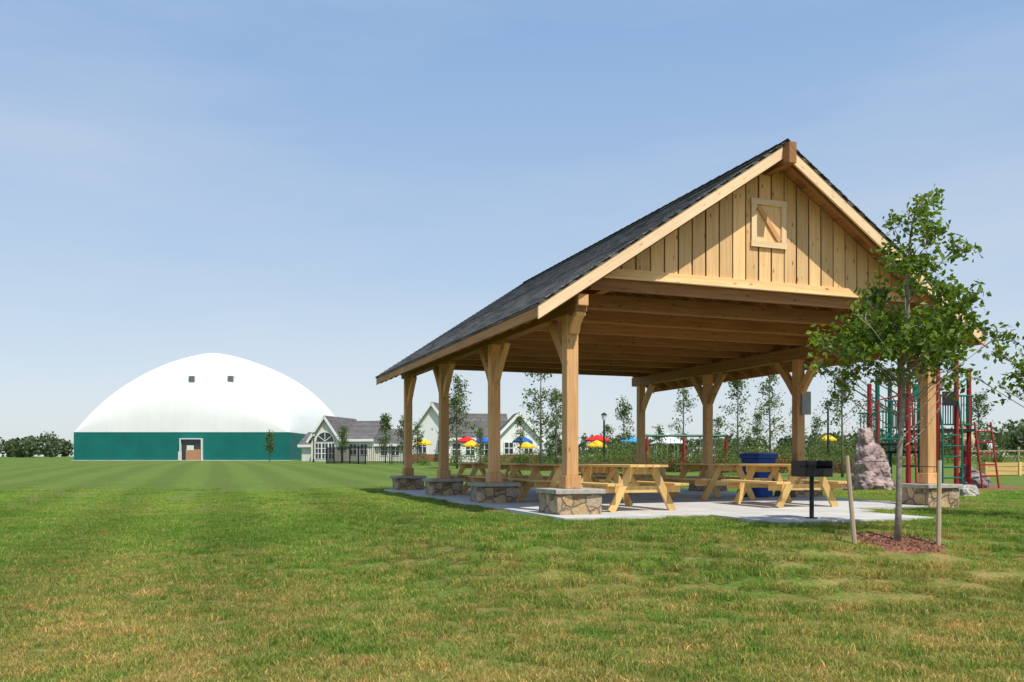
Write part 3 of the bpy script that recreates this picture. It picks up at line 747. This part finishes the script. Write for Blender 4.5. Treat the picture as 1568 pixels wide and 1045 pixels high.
for a in [(648,672,84,1.3,'uyellow'),(714,668,80,1.4,'ured'),(740,664,84,1.3,'ublue'),(722,674,76,1.2,'uyellow'),(800,668,80,1.4,'ublue'),(806,676,76,1.2,'uyellow'),(915,664,76,1.7,'ured'),(914,674,72,1.3,'uyellow'),(966,668,80,1.5,'usky'),(1268,664,84,1.3,'uyellow')]: umbrella(*a)
for px,d,top in ((925,52,632),(1268,48,614),(1087,75,640),(480,95,662)):
    x=WX(px,d); z=G(x,d); h=WZ(top,d)-z; g=MB()
    g.tube([(0,0,0),(0,0,.3),(0,0,.35),(0,0,h-.5)],[.12,.11,.065,.055],'black',8)
    g.tube([(0,0,h-.5),(0,0,h-.45),(0,0,h-.15)],[.06,.10,.17],'uwhite',8); g.tube([(0,0,h-.148),(0,0,h-.05),(0,0,h)],[.21,.10,.02],'black',8)
    g.obj('street_lamp',None,(x,d,z),smooth=False)
# ------------------------------------------------------------------ playground
d=27.; px_,py_=WX(1412,d),d
PMX,PMY=px_-.2,py_+1.2
patch('playground_mulch',PMX,PMY,4.2,3.0,'mulch',.02,4)
MPX,MPY=WX(1700,17.2),17.2
patch('mulch_path',MPX,MPY,5.2,.45,'mulch',.05,5,.05)
PS=empty('play_structure',(px_,py_,G(px_,py_)),math.radians(14)); PS.scale=(1.1,1.1,1.08)
g=MB()
posts=[(-.95,-.6,3.2,'red'),(-.95,.7,3.4,'green'),(-.15,-.8,3.7,'red'),(-.1,.8,3.9,'red'),(.55,-.7,3.7,'red'),(.6,.8,3.5,'green'),(1.15,-.5,3.4,'red'),(1.2,.9,3.0,'red'),(-.55,1.6,3.1,'red'),(.25,1.7,3.6,'green'),(.85,1.6,3.3,'red')]
for x,y,h,c in posts:
    g.tube([(x,y,0),(x,y,h)],.065,c,10); g.tube([(x,y,h),(x,y,h+.04),(x,y,h+.07)],[.075,.075,.03],c,10)
g.obj('posts',PS)
g=MB(); g.box((-.9,-.7,1.22),(-.1,.75,1.30),'black'); g.box((-.05,-.75,1.62),(1.15,.8,1.70),'black')
g.box((-.9,-.72,.60),(-.15,-.3,.66),'black'); g.box((-.5,.85,1.0),(.85,1.6,1.08),'black')
g.obj('decks',PS)
g=MB()
for y in (-.68,.75,1.62):
    for x0,x1,zb in ((-.9,-.2,1.3),(.0,.5,1.7),(.6,1.12,1.7)):
        for zz in (.12,.95): g.tube([(x0,y,zb+zz),(x1,y,zb+zz)],.026,'green',6)
        n=6
        for k in range(n): xx=x0+(x1-x0)*(k+.5)/n; g.tube([(xx,y,zb+.12),(xx,y,zb+.95)],.017,'green',5)
for zz in (.3,.6,.9,1.2,1.5): g.tube([(-.12,-.95,zz),(.52,-.95,zz)],.024,'green',6)
for xx in (-.12,.52): g.tube([(xx,-.95,0),(xx,-.95,1.6),(xx,-.8,2.5)],.028,'green',6)
g.tube([(-.15,-.8,3.0),(.2,-.95,3.2),(.55,-.7,3.0)],.03,'red',6)
g.tube([(.55,-.7,2.9),(.85,-.75,3.15),(1.15,-.5,2.9)],.03,'green',6)
g.tube([(-.1,.8,3.3),(.6,.8,3.3)],.03,'green',6); g.box((-.9,-.75,2.55),(-.2,-.71,2.95),'green'); g.box((.0,-.83,2.35),(.45,-.79,2.75),'black')
for k in range(5): g.tube([(1.2,-.9+.05*k,.35+k*.32),(1.75,-.9+.05*k,.35+k*.32)],.025,'red',6)
for xx in (1.2,1.75): g.tube([(xx,-.95,0),(xx,-.65,1.9)],.03,'red',6)
g.tube([(-.95,-.6,2.7),(-1.25,-1.1,2.6),(-1.3,-1.3,1.4),(-1.3,-1.35,0)],.025,'red',6)
pts=[(-1.7+.28*math.cos(k*.7),-.3+.28*math.sin(k*.7),k*.09) for k in range(26)]; g.tube(pts,.022,'green',6); g.tube([(-1.7,-.3,0),(-1.7,-.3,2.5),(-.95,-.6,2.7)],.035,'red',8)
g.obj('rails_and_climbers',PS)
def rock(name,x,y,z,parts,mat,seed,parent=None):
    bm=bmesh.new()
    for (dx,dy,dz_,rx,ry,rz) in parts:
        r=bmesh.ops.create_icosphere(bm,subdivisions=4,radius=1)
        for v in r['verts']:
            n=mnoise.noise(v.co*1.3+Vector((seed+dx,dy,dz_)))*.35+mnoise.noise(v.co*3.5+Vector((seed,dx*3,dz_)))*.16
            cell=mnoise.cell(v.co*1.7+Vector((seed,dx,0)))*.10
            v.co=v.co*(1+n+cell*.5); v.co=Vector((v.co.x*rx+dx,v.co.y*ry+dy,v.co.z*rz+dz_))
    me=bpy.data.meshes.new(name); bm.to_mesh(me); bm.free(); me.materials.append(M[mat])
    ob=bpy.data.objects.new(name,me); scene.collection.objects.link(ob); ob.location=(x,y,z)
    if parent: ob.parent=parent
d=25.; x=WX(1335,d); rock('climbing_rock',x,d,G(x,d),[(-.15,0,.25,.44,.4,.36),(.22,.1,.22,.44,.4,.34),(-.16,0,.68,.38,.33,.36),(.2,.05,.62,.34,.3,.32),(-.15,0,1.10,.32,.25,.36),(.13,.05,1.0,.28,.22,.3),(-.17,0,1.50,.22,.2,.30)],'rock',3)
d=27.; x=WX(1490,d); rock('boulder',x,d,G(x,d),[(0,0,.22,.42,.35,.3),(-.2,0,.42,.25,.2,.3)],'boulder',8)
CB=empty('elevated_climbing_boulder',(WX(1478,28),28,G(WX(1478,28),28)))
rock('boulder_shell',0,0,1.55,[(0,0,0,.28,.25,.42),(-.08,0,.35,.2,.2,.25)],'tanslide',12,CB)
g=MB(); g.tube([(0,0,0),(0,0,1.4)],.06,'red',8); g.obj('support_post',CB)
x=WX(1482,22); rock('landscape_rock',x,22,G(x,22),[(0,0,.1,.28,.22,.2)],'cap',18)
d=46.; x=WX(1050,d); z=G(x,d); SW=empty('swing_set',(x,d,z),.05); g=MB()
for xx in (-2.1,-.1,2.2):
    g.tube([(xx,-.35,0),(xx,0,1.9)],.06,'red',8); g.tube([(xx,.35,0),(xx,0,1.9)],.06,'red',8)
g.tube([(-2.2,0,1.92),(2.3,0,1.92)],.065,'green',8); g.obj('frame',SW)
g=MB()
for xx in (-1.5,-.8,.6,1.4):
    for o_ in (-.2,.2): g.tube([(xx+o_,0,1.9),(xx+o_,0,.5)],.012,'steel',4)
    g.box((xx-.22,-.1,.46),(xx+.22,.1,.5),'black')
g.obj('swings',SW)
for px,d,w_ in ((1530,38,1.5),(1570,40,1.2)):
    x=WX(px,d); g=MB()
    for k in range(3): g.box((-w_/2,-.3,.02+k*.19),(w_/2,-.26,.19+k*.19),'table'); g.box((-w_/2,.26,.02+k*.19),(w_/2,.3,.19+k*.19),'table')
    for sx in (-1,1):
        g.box((sx*w_/2-.05,-.35,0),(sx*w_/2+.05,.35,.6),'table')
    g.box((-w_/2,-.25,.05),(w_/2,.25,.5),'mulch'); g.obj('wooden_planter',None,(x,d,G(x,d)))
g=MB(); d=64
for k in range(12):
    x=WX(1470,d)+k*2.2; z=G(x,d); g.box((x-.07,d-.07,z),(x+.07,d+.07,z+1.1),'stake')
    if k<11:
        z2=G(x+2.2,d)
        for zz in (.4,.8): g.sweep([(x,d,z+zz),(x+2.2,d,z2+zz)],.05,.1,(0,1,0),'stake')
g.obj('wooden_rail_fence')
def person(px,d,shirt):
    x=WX(px,d); z=G(x,d); E=empty('standing_person',(x,d,z),.3)
    def skin(name,vs,es,rs,mat):
        me=bpy.data.meshes.new(name); me.from_pydata(vs,es,[]); ob=bpy.data.objects.new(name,me); scene.collection.objects.link(ob); ob.parent=E
        md=ob.modifiers.new('s','SKIN')
        for i,r in enumerate(rs): me.skin_vertices[0].data[i].radius=(r,r*.8)
        me.skin_vertices[0].data[0].use_root=True
        s=ob.modifiers.new('sub','SUBSURF'); s.levels=1; s.render_levels=1; me.materials.append(mat)
    skin('torso_and_arms',[(0,0,.95),(0,0,1.2),(0,0,1.42),(-.19,0,1.40),(-.26,.02,1.14),(-.24,-.1,.9),(.19,0,1.40),(.27,.02,1.14),(.25,-.08,.9),(0,0,1.5)],[(0,1),(1,2),(2,3),(3,4),(4,5),(2,6),(6,7),(7,8),(2,9)],[.15,.14,.14,.07,.05,.035,.07,.05,.035,.055],shirt)
    skin('legs',[(0,0,.95),(-.1,0,.88),(-.12,-.03,.48),(-.12,0,.08),(-.13,-.14,.04),(.1,0,.88),(.13,.02,.48),(.14,.05,.08),(.15,-.09,.04)],[(0,1),(1,2),(2,3),(3,4),(0,5),(5,6),(6,7),(7,8)],[.13,.1,.07,.045,.04,.1,.07,.045,.04],M['black'])
    skin('head',[(0,0,1.5),(0,-.01,1.6),(0,-.01,1.7)],[(0,1),(1,2)],[.05,.09,.09],M['tanslide'])
    skin('hair',[(0,.03,1.62),(0,.025,1.72)],[(0,1)],[.09,.09],M['barkdark'])
person(1518,74,M['uwhite'])
# ------------------------------------------------------------------ grass blades
def blade_patch(nb,seed,size=.60,w=.0034,h0=.018,h1=.050):
    rng=np.random.default_rng(seed)
    x=rng.uniform(-size/2,size/2,nb); y=rng.uniform(-size/2,size/2,nb); h=rng.uniform(h0,h1,nb)*np.where(rng.random(nb)>.975,1.5,1.0); a=rng.uniform(0,6.283,nb); ln=rng.uniform(.2,1.1,nb)*h; la=rng.uniform(0,6.283,nb); ww=w*rng.uniform(.7,1.4,nb)
    ca,sa=np.cos(a)*ww,np.sin(a)*ww; lx,ly=np.cos(la)*ln,np.sin(la)*ln; Z=np.zeros(nb)
    v=np.stack([np.stack([x-ca,y-sa,Z-.01],1),np.stack([x+ca,y+sa,Z-.01],1),np.stack([x+ca*.8+lx*.35,y+sa*.8+ly*.35,h*.6],1),np.stack([x-ca*.8+lx*.35,y-sa*.8+ly*.35,h*.6],1),np.stack([x+lx,y+ly,h],1)],1).reshape(-1,3)
    f=[];r=[]
    rr=rng.random(nb)
    for i in range(nb): f+=[(5*i,5*i+1,5*i+2,5*i+3),(5*i+3,5*i+2,5*i+4)]; r+=[rr[i]]*2
    me=bpy.data.meshes.new('grass_tuft'); me.from_pydata(v.tolist(),[],f); me.materials.append(M['blade'])
    at=me.attributes.new('rnd','FLOAT','FACE'); at.data.foreach_set('value',r)
    return bpy.data.objects.new('grass_tuft',me)
col=bpy.data.collections.new('grass_tufts')
for k in range(4): col.objects.link(blade_patch(1300,50+k))
pts=[]; st=.46
yy=3.6
while yy<30:
    xx=-(.66*yy+1.8)
    while xx<.68*yy+2.4:
        x=xx+random.uniform(-.12,.12); y=yy+random.uniform(-.12,.12)
        dx=x-P0[0]; dy=y-P0[1]; t=dx*D2[0]+dy*D2[1]; l=dx*D1[0]+dy*D1[1]
        ok=not(-.72<t<W+.47 and -.55<l<LEN+.8) and not (-.72<t<5.28 and -1.18<l<0) and not (1.72<t<4.83 and -2.84<l<-1)
        if abs(t)<.5 and abs(l)<.5: ok=False
        if abs(t-W)<.55 and abs(l)<.55: ok=False
        if ((x-tx)/(MRX+.08))**2+((y-ty)/(MRY+.08))**2<1: ok=False
        if ((x-PMX)/4.2)**2+((y-PMY)/3.0)**2<1: ok=False
        if ((x-MPX)/5.3)**2+((y-MPY)/.6)**2<1: ok=False
        if random.random()<(y-15)/15.0: ok=False
        if ok: pts.append((x,y,G(x,y)))
        xx+=st
    yy+=st
me=bpy.data.meshes.new('grass'); me.from_pydata(pts,[],[]); gr=bpy.data.objects.new('grass',me); scene.collection.objects.link(gr)
ng=bpy.data.node_groups.new('grass_scatter','GeometryNodeTree')
ng.interface.new_socket('Geometry',in_out='INPUT',socket_type='NodeSocketGeometry'); ng.interface.new_socket('Geometry',in_out='OUTPUT',socket_type='NodeSocketGeometry')
gi=ng.nodes.new('NodeGroupInput'); go=ng.nodes.new('NodeGroupOutput')
ci=ng.nodes.new('GeometryNodeCollectionInfo'); ci.inputs['Collection'].default_value=col; ci.inputs['Separate Children'].default_value=True; ci.inputs['Reset Children'].default_value=True
ip=ng.nodes.new('GeometryNodeInstanceOnPoints'); ip.inputs['Pick Instance'].default_value=True
rv=ng.nodes.new('FunctionNodeRandomValue'); rv.data_type='FLOAT_VECTOR'; rv.inputs[0].default_value=(-.03,-.03,0); rv.inputs[1].default_value=(.03,.03,6.283)
rs=ng.nodes.new('FunctionNodeRandomValue'); rs.data_type='FLOAT'; rs.inputs[2].default_value=.85; rs.inputs[3].default_value=1.15; rs.inputs['Seed'].default_value=5
ri=ng.nodes.new('FunctionNodeRandomValue'); ri.data_type='INT'; ri.inputs[4].default_value=0; ri.inputs[5].default_value=3; ri.inputs['Seed'].default_value=9
L=ng.links
L.new(gi.outputs[0],ip.inputs['Points']); L.new(ci.outputs[0],ip.inputs['Instance']); L.new(rv.outputs[0],ip.inputs['Rotation']); L.new(rs.outputs[1],ip.inputs['Scale']); L.new(ri.outputs[2],ip.inputs['Instance Index']); L.new(ip.outputs[0],go.inputs[0])
md=gr.modifiers.new('scatter','NODES'); md.node_group=ng
# ------------------------------------------------------------------ world, sun, camera
SUN=Vector((.52,-.854,0)).normalized(); EL=math.radians(57); SV=Vector((SUN.x*math.cos(EL),SUN.y*math.cos(EL),math.sin(EL)))
w=bpy.data.worlds.new('World'); scene.world=w; w.use_nodes=True; nt=w.node_tree; bg=nt.nodes['Background']
sky=N(nt,'ShaderNodeTexSky'); sky.sky_type='NISHITA'; sky.sun_disc=False; sky.sun_elevation=EL; sky.sun_rotation=math.atan2(SUN.x,SUN.y); sky.air_density=1.0; sky.dust_density=1.0; sky.ozone_density=1.5
tc=N(nt,'ShaderNodeTexCoord').outputs['Generated']
spz=N(nt,'ShaderNodeSeparateXYZ'); nt.links.new(tc,spz.inputs[0])
gain=N(nt,'ShaderNodeVectorMath'); gain.operation='SCALE'; nt.links.new(sky.outputs[0],gain.inputs[0]); gain.inputs['Scale'].default_value=1.3
hz_=ramp(nt,spz.outputs[2],[(0.0,(4.5,4.8,5.0)),(.06,(4.25,4.75,5.2)),(.22,(3.05,3.95,5.15)),(.45,(1.9,3.05,4.9)),(1,(1.1,2.1,4.1))])
colr=mixc(nt,.82,gain.outputs[0],hz_)
mp=N(nt,'ShaderNodeMapping'); mp.inputs['Scale'].default_value=(1.0,1.0,5.0); mp.inputs['Rotation'].default_value=(0,.08,0); nt.links.new(tc,mp.inputs[0])
cn=noise(nt,mp.outputs[0],1.3,6,.55); cm_=ramp(nt,cn,[(.44,0.0),(.85,1.0)])
colr=mixc(nt,math_(nt,'MULTIPLY',cm_,.45),colr,(4.9,5.15,5.4))
nt.links.new(colr,bg.inputs[0]); bg.inputs[1].default_value=.15
sl=bpy.data.lights.new('sun','SUN'); sl.energy=4.8; sl.angle=math.radians(.53); sl.color=(1,.94,.84)
so=bpy.data.objects.new('sun',sl); scene.collection.objects.link(so); so.rotation_euler=(-SV).to_track_quat('-Z','Y').to_euler(); so.location=(20,-20,40)
cd=bpy.data.cameras.new('camera'); cam=bpy.data.objects.new('camera',cd); scene.collection.objects.link(cam); scene.camera=cam
cam.location=(0,0,EYE); cam.rotation_euler=(math.radians(90),0,0); cd.lens=30.0; cd.sensor_width=36; cd.shift_y=(HZ-522.5)/1568; cd.clip_end=12000; cd.clip_start=.1
scene.view_settings.view_transform='Standard'; scene.view_settings.look='None'; scene.view_settings.exposure=0
